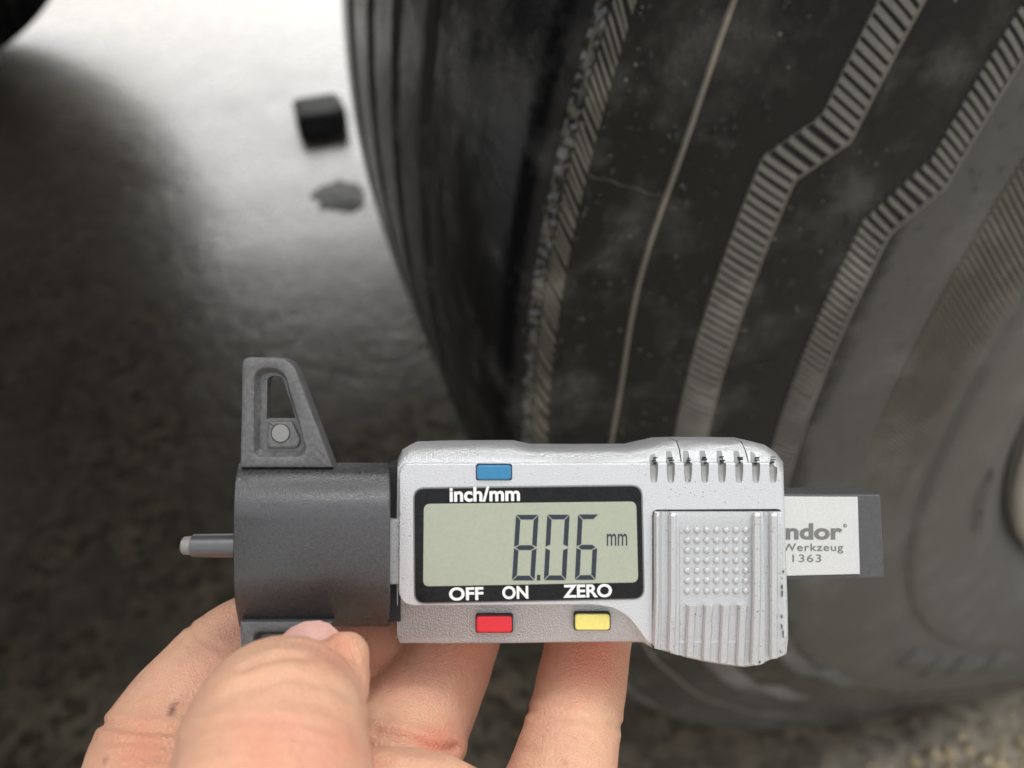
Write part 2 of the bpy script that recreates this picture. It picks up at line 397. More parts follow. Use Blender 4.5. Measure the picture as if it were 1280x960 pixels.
# ---- black base bar
prof = [(578.6, -9), (578.8, -3.6), (580.5, -2.0), (586, -.6), (594, .6), (605, 1.6), (618, 2.4), (632, 2.85), (650, 3.05), (683, 3.1), (712, 3.0), (730, 2.7), (745, 2.0), (757, 1.0), (768, -.3), (777, -1.8), (782, -3.4), (783.2, -5), (783.2, -9)]
rings = []
for (x, inset) in ((291.6, .55), (292.0, .15), (293.2, 0), (484, 0), (486.5, .1), (488, .5)):
    ring = []
    for k, (py, z) in enumerate(prof):
        q = P(x + (min(6.5, max(0, (2.6 - z) * 1.3)) if x < 300 else 0), py, z - inset)
        yy = q.y; bow = .0
        ring.append((q.x, yy * 1.0 + (-inset if yy > P(0, 683).y else inset), z - inset))
    rings.append(ring)
v, f = loft_rings(rings); base = mesh("base_bar", v, f, M_BLK, gauge, True, 40)
base.data.polygons.foreach_set('use_smooth', [True] * len(base.data.polygons))
# step between bar and housing
slab("bar_collar", to_mm([(482, 583), (498, 583), (498, 782), (482, 782)]), -1.6, -9, M_GAP, gauge, .2)
slab("inner_beam", to_mm([(484, 650), (500, 650), (500, 732), (484, 732)]), -.6, -6, M_SIL3, gauge, .15)
# feet: outline with a recess and a hole through it
def foot(up):
    fy = (lambda y: y) if up else (lambda y: 1361.5 - y)
    out = round_poly(to_mm([(299.5, fy(585)), (302, fy(446.5)), (364, fy(446.5)), (416, fy(585))]), [0, .9, 2.2, 0], 6)
    rec = round_poly(to_mm([(318, fy(570)), (318.5, fy(461)), (353, fy(461)), (385, fy(570))]), [1.0, 1.6, 1.8, 2.2], 6)
    hole = round_poly(to_mm([(329.5, fy(523.8)), (330.5, fy(469.5)), (349.5, fy(469.5)), (366.5, fy(523.8))]), [.1, .9, .7, .1], 4)
    cc = P(346, fy(508)); angs = set(np.linspace(-math.pi, math.pi, 120, endpoint=False).tolist())
    for q in (out, rec, hole):
        for (x, y) in q: angs.add(math.atan2(y - cc.y, x - cc.x))
    angs = sorted(angs)
    def ray(poly, a):
        d = (math.cos(a), math.sin(a)); best = 0
        for i in range(len(poly)):
            x0, y0 = poly[i][0] - cc.x, poly[i][1] - cc.y; x1, y1 = poly[(i + 1) % len(poly)][0] - cc.x, poly[(i + 1) % len(poly)][1] - cc.y
            den = d[0] * (y1 - y0) - d[1] * (x1 - x0)
            if abs(den) < 1e-12: continue
            t = (x0 * (y1 - y0) - y0 * (x1 - x0)) / den; u = (x0 * d[1] - y0 * d[0]) / den
            if t > 0 and -1e-6 <= u <= 1 + 1e-6: best = max(best, t)
        return best
    ro = [ray(out, a) for a in angs]; rr_ = [ray(rec, a) for a in angs]; rh = [ray(hole, a) for a in angs]
    def rg_(rs, d, z, jit=0): return [(cc.x + (q + d + (random.uniform(-jit, jit))) * math.cos(a), cc.y + (q + d + random.uniform(-jit, jit)) * math.sin(a), z) for q, a in zip(rs, angs)]
    seq = [rg_(ro, 0, -2.9), rg_(ro, 0, -.5), rg_(ro, -.16, -.14), rg_(ro, -.5, 0), rg_(rr_, .38, 0), rg_(rr_, .16, -.12), rg_(rr_, 0, -.5)]
    fl = [(cc.x + max(h + .05, q - .55) * math.cos(a), cc.y + max(h + .05, q - .55) * math.sin(a), -1.25) for q, h, a in zip(rr_, rh, angs)]
    seq += [fl, rg_(rh, 0, -1.27, .035), rg_(rh, -.02, -2.9), rg_(ro, 0, -2.9)]
    v, f = loft_rings(seq, False, False)
    o = mesh("foot", v, f, M_BLK2, gauge, True, 35)
    ped = round_poly(to_mm([(332, fy(527)), (363, fy(527)), (374, fy(551)), (369, fy(561)), (331, fy(561))]), [.2, .3, .6, .6, .4], 4)
    slab("foot_boss", ped, -.75, -1.5, M_BLK2, o, .3)
    ctr = P(348.7, fy(542)); ring = [(ctr.x + 1.22 * math.cos(a), ctr.y + 1.22 * math.sin(a)) for a in np.linspace(0, 2 * math.pi, 28, endpoint=False)]
    slab("boss_groove", [(ctr.x + (x - ctr.x) * 1.1, ctr.y + (y - ctr.y) * 1.1) for x, y in ring], -.72, -1.4, M_GAP, o, .03)
    slab("boss_disc", ring, -.60, -1.4, M_DISC, o, .1)
foot(True); foot(False)
# probe
def lathe_x(name, pts, cy, cz, mat, parent, n=24):
    rings = [[(x, cy + r * math.cos(a), cz + r * math.sin(a)) for a in np.linspace(0, 2 * math.pi, n, endpoint=False)] for x, r in pts]
    v, f = loft_rings(rings); return mesh(name, v, f, mat, parent, True, 40)
ya = P(0, 682, 0).y
kx = lambda px: P(px, 0, 0).x
probe = lathe_x("probe", [(kx(240.8), 1.30), (kx(242.2), 1.55), (kx(270), 1.60), (kx(300), 1.62)], ya, 0, M_PROBE, gauge)
lathe_x("probe_tip", [(kx(227.6), .75), (kx(228.4), 1.0), (kx(230.5), 1.22), (kx(241.5), 1.28)], ya, 0, M_TIP, probe)
# sliding beam at the right with its engraved plate
zb = -2.0
bo = [P(970, 617.5, zb), P(1101, 618, zb), P(1106, 722.5, zb), P(970, 725, zb)]
poly = [(p.x, p.y) for p in bo]
beam = slab("beam", round_poly(poly, .25, 3), zb, -8.6, M_BEAM, gauge, .22)
pl = [P(970, 620.3, zb), P(1071, 620.6, zb), P(1074, 717, zb), P(970, 719.5, zb)]
nplate = slab("name_plate", [(p.x, p.y) for p in pl], zb + .35, zb - .3, M_PLATE, beam, .12)
zt = zb + .36
text("lettering", "condor", 946, 1053, 673.6, 654, zt, M_GRYT, nplate, 0, .035, thick=.03)
text("lettering", "Werkzeug", 977.5, 1054, 688.6, 679.3, zt, M_GRYT, nplate, 0, .012, thick=.03, space=1.12)
text("lettering", "1363", 990.5, 1026.5, 702.5, 693, zt, M_GRYT, nplate, 0, .004, thick=.03, space=1.1)
c = P(1056.3, 657, zt); ring = [(c.x + .26 * math.cos(a), c.y + .26 * math.sin(a)) for a in np.linspace(0, 2 * math.pi, 16, endpoint=False)]
slab("registered_mark", ring, zt + .03, zt - .1, M_GRYT, nplate, .02)
slab("registered_mark", [(c.x + (x - c.x) * .62, c.y + (y - c.y) * .62) for x, y in ring], zt + .045, zt - .1, M_PLATE, nplate, .02)
text("registered_mark", "R", 1055.3, 1057.3, 658.4, 655.6, zt + .05, M_GRYT, nplate, 0, .0, thick=.02)

# ------------------------------------------------------------------ hand
def sweep(ch, n=28, cap_end=True):
    """closed tube through (px, py, z, a, b): a across the picture, b in depth"""
    pts = np.array([list(P(c[0], c[1], c[2])) + [c[3], c[4]] for c in ch], float)
    # Catmull-Rom resample
    k = len(pts); ext = np.vstack([2 * pts[0] - pts[1], pts, 2 * pts[-1] - pts[-2]]); out = []
    for i in range(1, k):
        p0, p1, p2, p3 = ext[i - 1], ext[i], ext[i + 1], ext[i + 2]
        for t in np.linspace(0, 1, 7)[:-1]:
            out.append(.5 * ((2 * p1) + (-p0 + p2) * t + (2 * p0 - 5 * p1 + 4 * p2 - p3) * t * t + (-p0 + 3 * p1 - 3 * p2 + p3) * t ** 3))
    out.append(pts[-1]); out = np.array(out)
    tan = np.gradient(out[:, :3], axis=0); tan /= np.linalg.norm(tan, axis=1)[:, None]
    rings = []
    def ring(c, T, a, b):
        e1 = np.cross(T, [0, 0, 1.]); e1 /= max(1e-6, np.linalg.norm(e1)); e2 = np.cross(e1, T)
        return [tuple(c + e1 * a * math.cos(q) + e2 * b * math.sin(q)) for q in np.linspace(0, 2 * math.pi, n, endpoint=False)]
    a0, b0 = out[0, 3:]
    for t in (80, 60, 40, 20):
        s_ = math.cos(math.radians(t)); rings.append(ring(out[0, :3] - tan[0] * a0 * math.sin(math.radians(t)), tan[0], a0 * s_, b0 * s_))
    for i in range(len(out)): rings.append(ring(out[i, :3], tan[i], out[i, 3], out[i, 4]))
    a1, b1 = out[-1, 3:]
    for t in (20, 40, 60, 80):
        s_ = math.cos(math.radians(t)); rings.append(ring(out[-1, :3] + tan[-1] * a1 * math.sin(math.radians(t)), tan[-1], a1 * s_, b1 * s_))
    return loft_rings(rings)
chains = dict(
    thumb=[(250, 1330, 34, 17, 15), (290, 1180, 35, 14, 13), (322, 1060, 32, 11.6, 11), (340, 975, 27.5, 10.1, 9.8), (345, 915, 22, 9.8, 9.6), (361, 893, 16.2, 9.1, 9.0), (380, 871, 11.8, 7.7, 7.6), (394, 853, 9.6, 5.9, 6.2), (403, 842, 8.2, 4.2, 4.8)],
    pad=[(415, 850, 11, 5.0, 5.0), (427, 831, 9.6, 4.0, 4.4), (431, 822, 9.2, 3.2, 3.6)],
    index=[(330, 1260, 16, 11.5, 11), (235, 1120, 11, 10.8, 10.5), (196, 1010, 5, 9.9, 9.8), (201, 950, -1, 9.4, 9.2), (223, 905, -6, 9.1, 8.7), (257, 862, -10.5, 8.8, 8.2), (293, 824, -13.6, 8.4, 7.8), (343, 796, -16, 8, 7.4), (398, 790, -17.2, 8.2, 7.4), (448, 806, -17.4, 8.3, 7)],
    middle=[(420, 1270, 14, 11, 11), (462, 1120, 6, 10, 10), (484, 1010, 0, 9.4, 9.4), (497, 955, -4.6, 8.8, 9), (510, 915, -9.5, 8.8, 8.6), (533, 868, -14.5, 8.5, 8.2), (557, 815, -18.2, 8.1, 7.6), (572, 770, -19.6, 7.8, 7.4), (584, 730, -19.4, 7.2, 6.8)],
    ring=[(560, 1280, 13, 10.5, 10.5), (660, 1110, 8, 9.4, 9.4), (694, 1010, 0, 8.4, 8.6), (706, 955, -5.5, 7.5, 8), (717, 905, -10.5, 7.05, 7.4), (726, 858, -14.8, 7.0, 7.2), (735, 805, -18, 6.85, 7), (742, 762, -19, 6.8, 6.9), (747, 728, -18.6, 6.4, 6.4)],
    little=[(640, 1300, 12, 9.5, 9.5), (790, 1170, 10, 8, 8), (838, 1090, 2, 7, 7), (846, 1055, -6, 6.4, 6.4), (838, 1040, -13, 6, 6)],
    palm=[(470, 1270, 14, 30, 13), (450, 1420, 16, 41, 15), (440, 1600, 18, 41, 17), (440, 1780, 20, 35, 18), (445, 1920, 20, 29, 19)],
    heel=[(300, 1330, 26, 14, 12), (350, 1500, 26, 19, 15), (400, 1680, 24, 20, 16)],
    arm=[(445, 1880, 20, 29, 20), (450, 2100, 18, 29, 21), (460, 2500, 14, 34, 27), (470, 2900, 8, 38, 33)])
V = []; F = []
for c in chains.values():
    v, f = sweep(c); s0 = len(V); V += v; F += [tuple(i + s0 for i in q) for q in f]
me = bpy.data.meshes.new("hand"); me.from_pydata(V, [], F)
bmh = bmesh.new(); bmh.from_mesh(me); bmesh.ops.recalc_face_normals(bmh, faces=bmh.faces); bmh.to_mesh(me); bmh.free()
hand = link("hand", me)
md = hand.modifiers.new("r", 'REMESH'); md.mode = 'VOXEL'; md.voxel_size = .55; md.use_smooth_shade = True
md = hand.modifiers.new("s", 'SMOOTH'); md.iterations = 9; md.factor = .5
bake(hand)
me = hand.data
nv = len(me.vertices); co = np.empty(nv * 3); me.vertices.foreach_get('co', co); co = co.reshape(-1, 3)
no = np.empty(nv * 3); me.vertices.foreach_get('normal', no); no = no.reshape(-1, 3)
px = 640 + co[:, 0] * 963 / (105 - co[:, 2]); py = 480 - co[:, 1] * 963 / (105 - co[:, 2])
front = no[:, 2] > -.2
disp = np.zeros(nv)
isth = (co[:, 2] > 1)            # thumb lies in front of the gauge
def seg_d(poly):
    d = np.full(nv, 1e9)
    for (x0, y0), (x1, y1) in zip(poly[:-1], poly[1:]):
        L = (x1 - x0) ** 2 + (y1 - y0) ** 2; t = np.clip(((px - x0) * (x1 - x0) + (py - y0) * (y1 - y0)) / L, 0, 1)
        d = np.minimum(d, np.hypot(px - x0 - t * (x1 - x0), py - y0 - t * (y1 - y0)))
    return d
def crease(poly, depth, wid, mask, rise=.35):
    global disp
    d = seg_d(poly); m = mask & front
    disp[m] += (-depth * np.exp(-(d / wid) ** 2) + depth * rise * np.exp(-((d - wid * 2.2) / (wid * 1.5)) ** 2))[m]
notth = ~isth | (px > 462)
idx = (px < 330) & (co[:, 2] < 12)
crease([(128, 905), (170, 912), (225, 914)], .55, 5, idx)
crease([(120, 930), (165, 927), (222, 934)], .22, 3.2, idx)
crease([(116, 945), (160, 944), (222, 952)], .22, 3.2, idx)
crease([(160, 921), (222, 924)], .12, 2.5, idx)
crease([(236, 782), (252, 800), (275, 812)], .22, 4, idx)
crease([(228, 800), (262, 826)], .13, 4, idx)
mid = (px > 440) & (px < 640) & (co[:, 2] < 2)
crease([(470, 918), (505, 922), (548, 938), (566, 936)], .75, 5, mid, .7)
crease([(480, 940), (520, 952), (560, 950)], .3, 4, mid, .5)
crease([(505, 812), (560, 836), (610, 833)], .12, 9, mid)
rg = (px > 640) & (px < 800)
crease([(662, 889), (710, 894), (776, 908)], .28, 4, rg, .5)
crease([(668, 897), (720, 902), (774, 915)], .16, 3.5, rg, .4)
crease([(650, 935), (700, 945)], .12, 6, rg)
th = co[:, 2] > 3
for k in range(4): crease([(398 + 9 * k, 803 - k * 1.5), (424 + 6 * k, 796 + 5 * k), (441 + 3 * k, 806 + 12 * k)], .09, 2.6, th, .3)
crease([(300, 838), (345, 822), (395, 820), (420, 806)], .25, 5, th, .4)
crease([(290, 862), (360, 846), (420, 858), (452, 882)], .2, 6, th)
for (ya_, dd) in ((905, .2), (914, .12), (926, .16), (940, .1)): crease([(235, ya_ + 6), (300, ya_ - 6), (370, ya_ - 3), (425, ya_ + 10)], dd, 4.5, th, .5)
crease([(250, 880), (330, 862), (400, 876), (448, 915)], .16, 12, th)
# fine unevenness of the flesh
for i in range(nv):
    p = Vector(co[i])
    disp[i] += .10 * mnoise.noise(p * .22) + .035 * mnoise.noise(p * .8)
co2 = co + no * disp[:, None]
me.vertices.foreach_set('co', co2.ravel()); me.update()
me.polygons.foreach_set('use_smooth', [True] * len(me.polygons))
# skin colour: redness at tips and joints, small marks
red = np.zeros(nv)
def blob(x, y, r, a, mask=None):
    g = a * np.exp(-((px - x) ** 2 + (py - y) ** 2) / r ** 2)
    if mask is not None: g = g * mask
    np.maximum(red, g, out=red)
blob(740, 820, 45, .9); blob(590, 815, 45, .55, mid); blob(425, 815, 30, .5, th); blob(545, 930, 28, .75, mid); blob(175, 935, 45, .55, idx); blob(475, 830, 45, .5, ~th)
blob(330, 950, 70, .4, th); blob(420, 930, 40, .35, th)
mark = np.zeros(nv)
for (x, y, rx, ry, a) in ((215, 888, 4, 7, 1), (219, 880, 3, 4, .9), (213, 893, 3, 3, .9), (131, 951, 2.6, 6, .6), (707, 953, 2.5, 4, .6)):
    mark = np.maximum(mark, a * np.exp(-((px - x) / rx) ** 2 - ((py - y) / ry) ** 2) * (co[:, 2] < 14))
ca = me.color_attributes.new("skin", 'FLOAT_COLOR', 'POINT')
ca.data.foreach_set('color', np.stack([red, mark, np.zeros(nv), np.ones(nv)], 1).ravel())
m, n, b = new_mat("skin")
v = coords(n); at = n.nodes.new("ShaderNodeVertexColor"); at.layer_name = "skin"
sp = n.nodes.new("ShaderNodeSeparateColor"); n.links.new(at.outputs[0], sp.inputs[0])
n1 = noise(n, v, .13, 4); n2 = noise(n, v, .5, 4)
c = mixc(n, ramp(n, n1, [(.35, 0.0), (.65, 1.0)]), (.72, .435, .285), (.70, .385, .27))
c = mixc(n, math_(n, 'MULTIPLY', ramp(n, n2, [(.45, 0.0), (.75, 1.0)]), .35), c, (.62, .26, .18))
c = mixc(n, math_(n, 'MULTIPLY', sp.outputs[0], .8), c, (.66, .20, .13))
c = mixc(n, sp.outputs[1], c, (.16, .07, .055))
n.links.new(c, b.inputs['Base Color'])
b.inputs['Subsurface Weight'].default_value = .25; b.inputs['Subsurface Radius'].default_value = (1.0, .35, .2); b.inputs['Subsurface Scale'].default_value = .0025
b.inputs['Roughness'].default_value = .5; b.inputs['Specular IOR Level'].default_value = .4
vo = n.nodes.new("ShaderNodeTexVoronoi"); vo.inputs['Scale'].default_value = 2.3; n.links.new(v, vo.inputs['Vector'])
wv = n.nodes.new("ShaderNodeTexWave"); wv.inputs['Scale'].default_value = .55; wv.inputs['Distortion'].default_value = 14; wv.inputs['Detail'].default_value = 2; n.links.new(v, wv.inputs['Vector'])
h = math_(n, 'ADD', math_(n, 'MULTIPLY', vo.outputs['Distance'], .5), math_(n, 'MULTIPLY', wv.outputs['Fac'], .12))
bump(n, b, math_(n, 'ADD', h, noise(n, v, 3.5, 3)), .32, .06)
me.materials.clear(); me.materials.append(m); M_SKIN = m
hand.matrix_world = GM
tag(hand, "bare left hand gripping the gauge with thumb in front and fingers behind", "hand")
# thumbnail
m, n, b = new_mat("nail"); v = coords(n)
n.links.new(mixc(n, ramp(n, noise(n, v, .5, 2), [(.3, 0.0), (.7, 1.0)]), (.60, .33, .29), (.66, .40, .35)), b.inputs['Base Color']); b.inputs['Roughness'].default_value = .3
b.inputs['Subsurface Weight'].default_value = .15; b.inputs['Subsurface Scale'].default_value = .001
e1 = Vector((math.cos(.24), math.sin(.24), .0)); e2 = Vector((-.1, .62, -.78)).normalized(); e3 = e1.cross(e2).normalized()
c = P(375, 822, 10.0)
V = []; F = []; NU, NV_ = 20, 12
for j in range(NV_ + 1):
    ph = -math.pi / 2 + math.pi * j / NV_
    for i in range(NU):
        a = 2 * math.pi * i / NU
        ce, se = math.cos(a), math.sin(a)
        sx = math.copysign(abs(ce) ** .8, ce) * math.cos(ph); sy = math.copysign(abs(se) ** .8, se) * math.cos(ph)
        p = c + e1 * 4.9 * sx + e2 * 5.2 * sy + e3 * (.35 * math.sin(ph) - 1.6 * sx * sx)
        V.append(p)
for j in range(NV_):
    for i in range(NU):
        F.append((j * NU + i, j * NU + (i + 1) % NU, (j + 1) * NU + (i + 1) % NU, (j + 1) * NU + i))
mesh("thumbnail", V, F, m, hand, True, 80)

# ------------------------------------------------------------------ truck wheel
R = .53
def m_rubber(name, base, dust, dustc, rough, amount):
    m, n, b = new_mat(name); v = coords(n)
    d1 = noise(n, v, 38, 5, .65); d2 = noise(n, v, 90, 5, .7); sp_ = noise(n, v, 520, 2)
    fac = math_(n, 'MULTIPLY', ramp(n, d1, [(.49, 0.0), (.70, 1.0)]), ramp(n, d2, [(.35, .25), (.65, 1.0)]))
    fac = math_(n, 'ADD', math_(n, 'MULTIPLY', fac, dust), amount)
    b.inputs['Specular IOR Level'].default_value = .17 if name == "sidewall_rubber" else .7
    if name == "sidewall_rubber":              # dried road film, thicker on the lower sidewall towards the rim
        ge = n.nodes.new("ShaderNodeSeparateXYZ"); n.links.new(v, ge.inputs[0])
        rr_ = math_(n, 'SQRT', math_(n, 'ADD', math_(n, 'POWER', ge.outputs[1], 2.0), math_(n, 'POWER', ge.outputs[2], 2.0)))
        rf = ramp(n, math_(n, 'ADD', rr_, math_(n, 'MULTIPLY', math_(n, 'SUBTRACT', d1, .5), .03)), [(.355, 1.0), (.418, .78), (.424, .10), (.5, .0)])
        fac = math_(n, 'ADD', fac, math_(n, 'MULTIPLY', rf, .68))
    fac = math_(n, 'MINIMUM', fac, 1.0)
    n.links.new(mixc(n, fac, base, dustc), b.inputs['Base Color'])
    n.links.new(math_(n, 'ADD', math_(n, 'MULTIPLY', fac, .35), rough), b.inputs['Roughness'])
    bump(n, b, math_(n, 'ADD', math_(n, 'ADD', d2, math_(n, 'MULTIPLY', d1, 1.5)), math_(n, 'MULTIPLY', sp_, .5)), .16, .002); return m
M_TYRE = m_rubber("sidewall_rubber", (.006, .0062, .007), .42, (.152, .15, .146), .2, .0)
M_RIB = m_rubber("rib_rubber", (.03, .03, .03), .5, (.40, .395, .38), .22, .22)
M_RIBW = m_rubber("scuffed_rubber", (.03, .029, .028), .6, (.27, .25, .215), .40, .16)
M_SCUFF = m_rubber('chewed_rubber', (.016, .016, .016), .6, (.22, .205, .18), .3, .05)
M_LINE = m_rubber("dusty_rubber", (.05, .047, .043), .6, (.30, .265, .22), .5, .30)
wheel = empty("truck_wheel", loc=(0, 0, R))
tag(wheel, "large wet black truck wheel filling the right side behind the gauge", "wheel")
XS = [(.284, .008), (.297, .018), (.312, .0262), (.33, .0305), (.348, .0335), (.3565, .0348), (.3585, .0340), (.3605, .0318), (.363, .0318), (.368, .0328), (.385, .0325), (.40, .0306), (.415, .0279), (.43, .0245), (.45, .0188), (.47, .0128), (.49, .0056), (.50, .0036), (.5125, .0016), (.520, .0), (.5232, -.0018), (.5262, -.006), (.5275, -.013)]
XR = np.array([q[0] for q in XS]); XX = np.array([q[1] for q in XS])
def xr(r): return float(np.interp(r, XR, XX))
def tp(th, r, h=0.0):
    t = math.radians(th); dx = (xr(r + .004) - xr(r - .004)) / .008
    nl = math.hypot(1, dx); nx, nr = 1 / nl, -dx / nl
    rr_ = r + nr * h
    return (xr(r) + nx * h, -rr_ * math.sin(t), rr_ * math.cos(t))
prof = [(x, r) for r, x in XS]
gx = [-.100, -.150, -.200, -.250]
tread = []
for g in gx:
    tread += [(g + .0085, .5288), (g + .0068, .5262), (g + .0045, .515), (g - .0045, .515), (g - .0068, .5262), (g - .0085, .5288)]
prof += [(-.03, .5283), (-.06, .5288)] + tread + [(-.275, .5283)]
W = .30
prof += [(-W - x, r) for r, x in reversed(XS)]
NS = 300; v = []; f = []
for k in range(NS):
    t = 2 * math.pi * k / NS
    for (x, r) in prof:
        bl = .018 * math.exp(-((math.degrees(t) - 180) / 22) ** 2) * max(0, 1 - abs(r - .45) / .09)   # loaded sidewall bulges over the contact patch
        v.append((x + (bl if x > -.15 else -bl), -r * math.sin(t), r * math.cos(t)))
NP = len(prof)
for k in range(NS):
    k2 = (k + 1) % NS
    for i in range(NP - 1): f.append((k * NP + i, k * NP + i + 1, k2 * NP + i + 1, k2 * NP + i))
tyre = mesh("tyre", v, f, M_TYRE, wheel, True, 32)
# moulding line and band edges: thin raised strips following the tyre
def strip(name, path, wd, h, mat, parent=None):
    v = []; f = []
    for (th_, r) in path:
        v += [tp(th_, r - wd, -.0006), tp(th_, r - wd * .6, h), tp(th_, r + wd * .6, h), tp(th_, r + wd, -.0006)]
    for i in range(len(path) - 1):
        for k in range(3): f.append((i * 4 + k, i * 4 + k + 1, i * 4 + k + 5, i * 4 + k + 4))
    return mesh(name, v, f, mat, parent or tyre, True, 50)
strip("moulding_line", [(40 + i * .5, .4905 + .0006 * math.sin(i * .31)) for i in range(220)], .0009, .0009, M_LINE)
# the zigzag bands
def zz(pts): return lambda th_: float(np.interp(th_, [p[0] for p in pts], [p[1] for p in pts]))
b2L = zz([(60, .4605), (76.6, .4598), (78.2, .4700), (124, .4695), (126, .460)]); b2R = zz([(60, .4507), (77.2, .4498), (78.8, .4595), (124.5, .4578), (126.5, .449)])
b3L = zz([(60, .4290), (77.2, .4262), (79.9, .4358), (124, .434), (126, .426)]); b3R = zz([(60, .4205), (78.2, .4180), (80.3, .4268), (125, .424), (127, .416)])
b1L = lambda t: .5187; b1R = lambda t: .5136
b4L = lambda t: .3992 - max(0, t - 76) * .00015; b4R = lambda t: .3655
hs_rib = {}
def rib_geo(th_, L, Rf, skew, wdeg, h, nseg=4, jit=0.0):
    v = []; f = []
    r0 = L(th_); r1 = Rf(th_ + skew)
    for i in range(nseg + 1):
        t = i / nseg; c = th_ + skew * t; r = r0 + (r1 - r0) * t
        hh = h * (1 if 0 < i < nseg else .55)
        v += [tp(c - wdeg, r, -.0006), tp(c - wdeg * .74, r, hh), tp(c + wdeg * .74, r, hh), tp(c + wdeg, r, -.0006)]
    for i in range(nseg):
        for k in range(3): f.append((i * 4 + k, i * 4 + k + 1, i * 4 + k + 5, i * 4 + k + 4))
    f += [(0, 1, 2, 3), tuple(nseg * 4 + k for k in (3, 2, 1, 0))]
    return v, f
def band(L, Rf, skew, pitch, duty, h, t0, t1, tsplit, mat, fade=None, jit=0.0):
    th_ = t0; rv = []; rf = []
    while th_ < t1:
        j = random.uniform(-jit, jit)
        hh = h * (fade(th_) if fade else 1) * random.uniform(.85, 1.1)
        if hh > 5e-5:
            v, f = rib_geo(th_ + j * pitch, L, Rf, skew * (1 + j) * (1 + .4 * max(0, min(1, (th_ - 78) / 8))), pitch * duty * .5, hh)
            if max(71.2, t0) <= th_ < tsplit or (t0 < 71.2 and 71.2 <= th_ < tsplit): mesh("rib", v, f, mat, tyre, True, 50)
            else:
                s0 = len(rv); rv += v; rf += [tuple(i + s0 for i in q) for q in f]
        th_ += pitch
    if rv: tag(mesh("rib_run", rv, rf, mat, tyre, True, 50), kind='stuff')
band(b1L, b1R, .85, .31, .70, .0009, 45.1, 122, 91.5, M_RIBW, None, .10)
band(b2L, b2R, .56, .345, .80, .0012, 45.03, 132, 92, M_RIB, None, .03)
band(b3L, b3R, .62, .335, .72, .0014, 45.07, 132, 93, M_RIB, None, .03)
band(b4L, b4R, 3.6, .34, .55, .0011, 52, 100, 100, M_RIBW, lambda t: max(0, min(1, (98 - t) / 9)))
for (L, mt, wd, h_) in ((b2R, M_LINE, .0005, .0009), (b2L, M_RIBW, .0003, .0006), (b3R, M_RIB, .0006, .0012)):
    strip("band_edge", [(45 + i * .25, L(45 + i * .25)) for i in range(350)], wd, h_, mt)
# chewed outer edge of the shoulder
v = []; f = []; NR_ = 6
ths = [45 + .13 * i for i in range(375)]
for i, t_ in enumerate(ths):
    for k in range(NR_):
        v.append(tp(t_ + random.uniform(-.05, .05), .5182 + .0046 * k / (NR_ - 1), -.0008 if k in (0, NR_ - 1) else random.uniform(-.0006, .0016)))
for i in range(len(ths) - 1):
    for k in range(NR_ - 1): f.append((i * NR_ + k, i * NR_ + k + 1, (i + 1) * NR_ + k + 1, (i + 1) * NR_ + k))
mesh("scuffed_edge", v, f, M_SCUFF, tyre, True, 30)
# a crack-like flash line on the shoulder and lumps of the lower raised marks
strip("flash_line", [(79.5 + .027 * i + .03 * math.sin(i * .9), .5130 - .00112 * i) for i in range(20)], .0003, .0004, M_LINE)
for (ta, tb, r0, r1) in ((131, 137, .372, .392), (138, 141, .370, .396), (143, 149, .368, .392), (150, 154, .366, .394), (103, 108, .316, .324), (108.5, 112, .315, .322)):
    v = []; f = []; N1 = 8
    for i in range(N1 + 1):
        a = ta + (tb - ta) * i / N1; hh = .0030 * math.sin(math.pi * (i + .5) / (N1 + 1)) ** .4
        v += [tp(a, r0, -.001), tp(a + .6, r0 + .003, hh), tp(a + 1.5, r1 - .003, hh), tp(a + 1.8, r1, -.001)]
    for i in range(N1):
        for k in range(3): f.append((i * 4 + k, i * 4 + k + 1, i * 4 + k + 5, i * 4 + k + 4))
    f += [(0, 1, 2, 3), tuple(N1 * 4 + k for k in (3, 2, 1, 0))]
    mesh("raised_mark", v, f, M_TYRE, tyre, True, 60)
# steel rim
m, n, b = new_mat("rim_steel"); v_ = coords(n); d1 = noise(n, v_, 20, 5, .65)
n.links.new(mixc(n, ramp(n, d1, [(.35, 0.0), (.7, 1.0)]), (.42, .42, .41), (.30, .28, .25)), b.inputs['Base Color']); b.inputs['Roughness'].default_value = .4; b.inputs['Metallic'].default_value = .35
rp = [(-.28, .284), (-.05, .284), (-.01, .282), (.006, .283), (.012, .287), (.015, .2865), (.018, .2875), (.0205, .2855), (.021, .282), (.016, .279), (.0, .272), (-.04, .266), (-.08, .255), (-.10, .23), (-.105, .17), (-.09, .14), (-.09, .0)]
v = []; f = []; NS2 = 160
for k in range(NS2):
    t = 2 * math.pi * k / NS2
    for (x, r) in rp: v.append((x, -r * math.sin(t), r * math.cos(t)))
NP2 = len(rp)
for k in range(NS2):
    k2 = (k + 1) % NS2
    for i in range(NP2 - 1): f.append((k * NP2 + i, k * NP2 + i + 1, k2 * NP2 + i + 1, k2 * NP2 + i))
mesh("rim", v, f, m, wheel, True, 40)
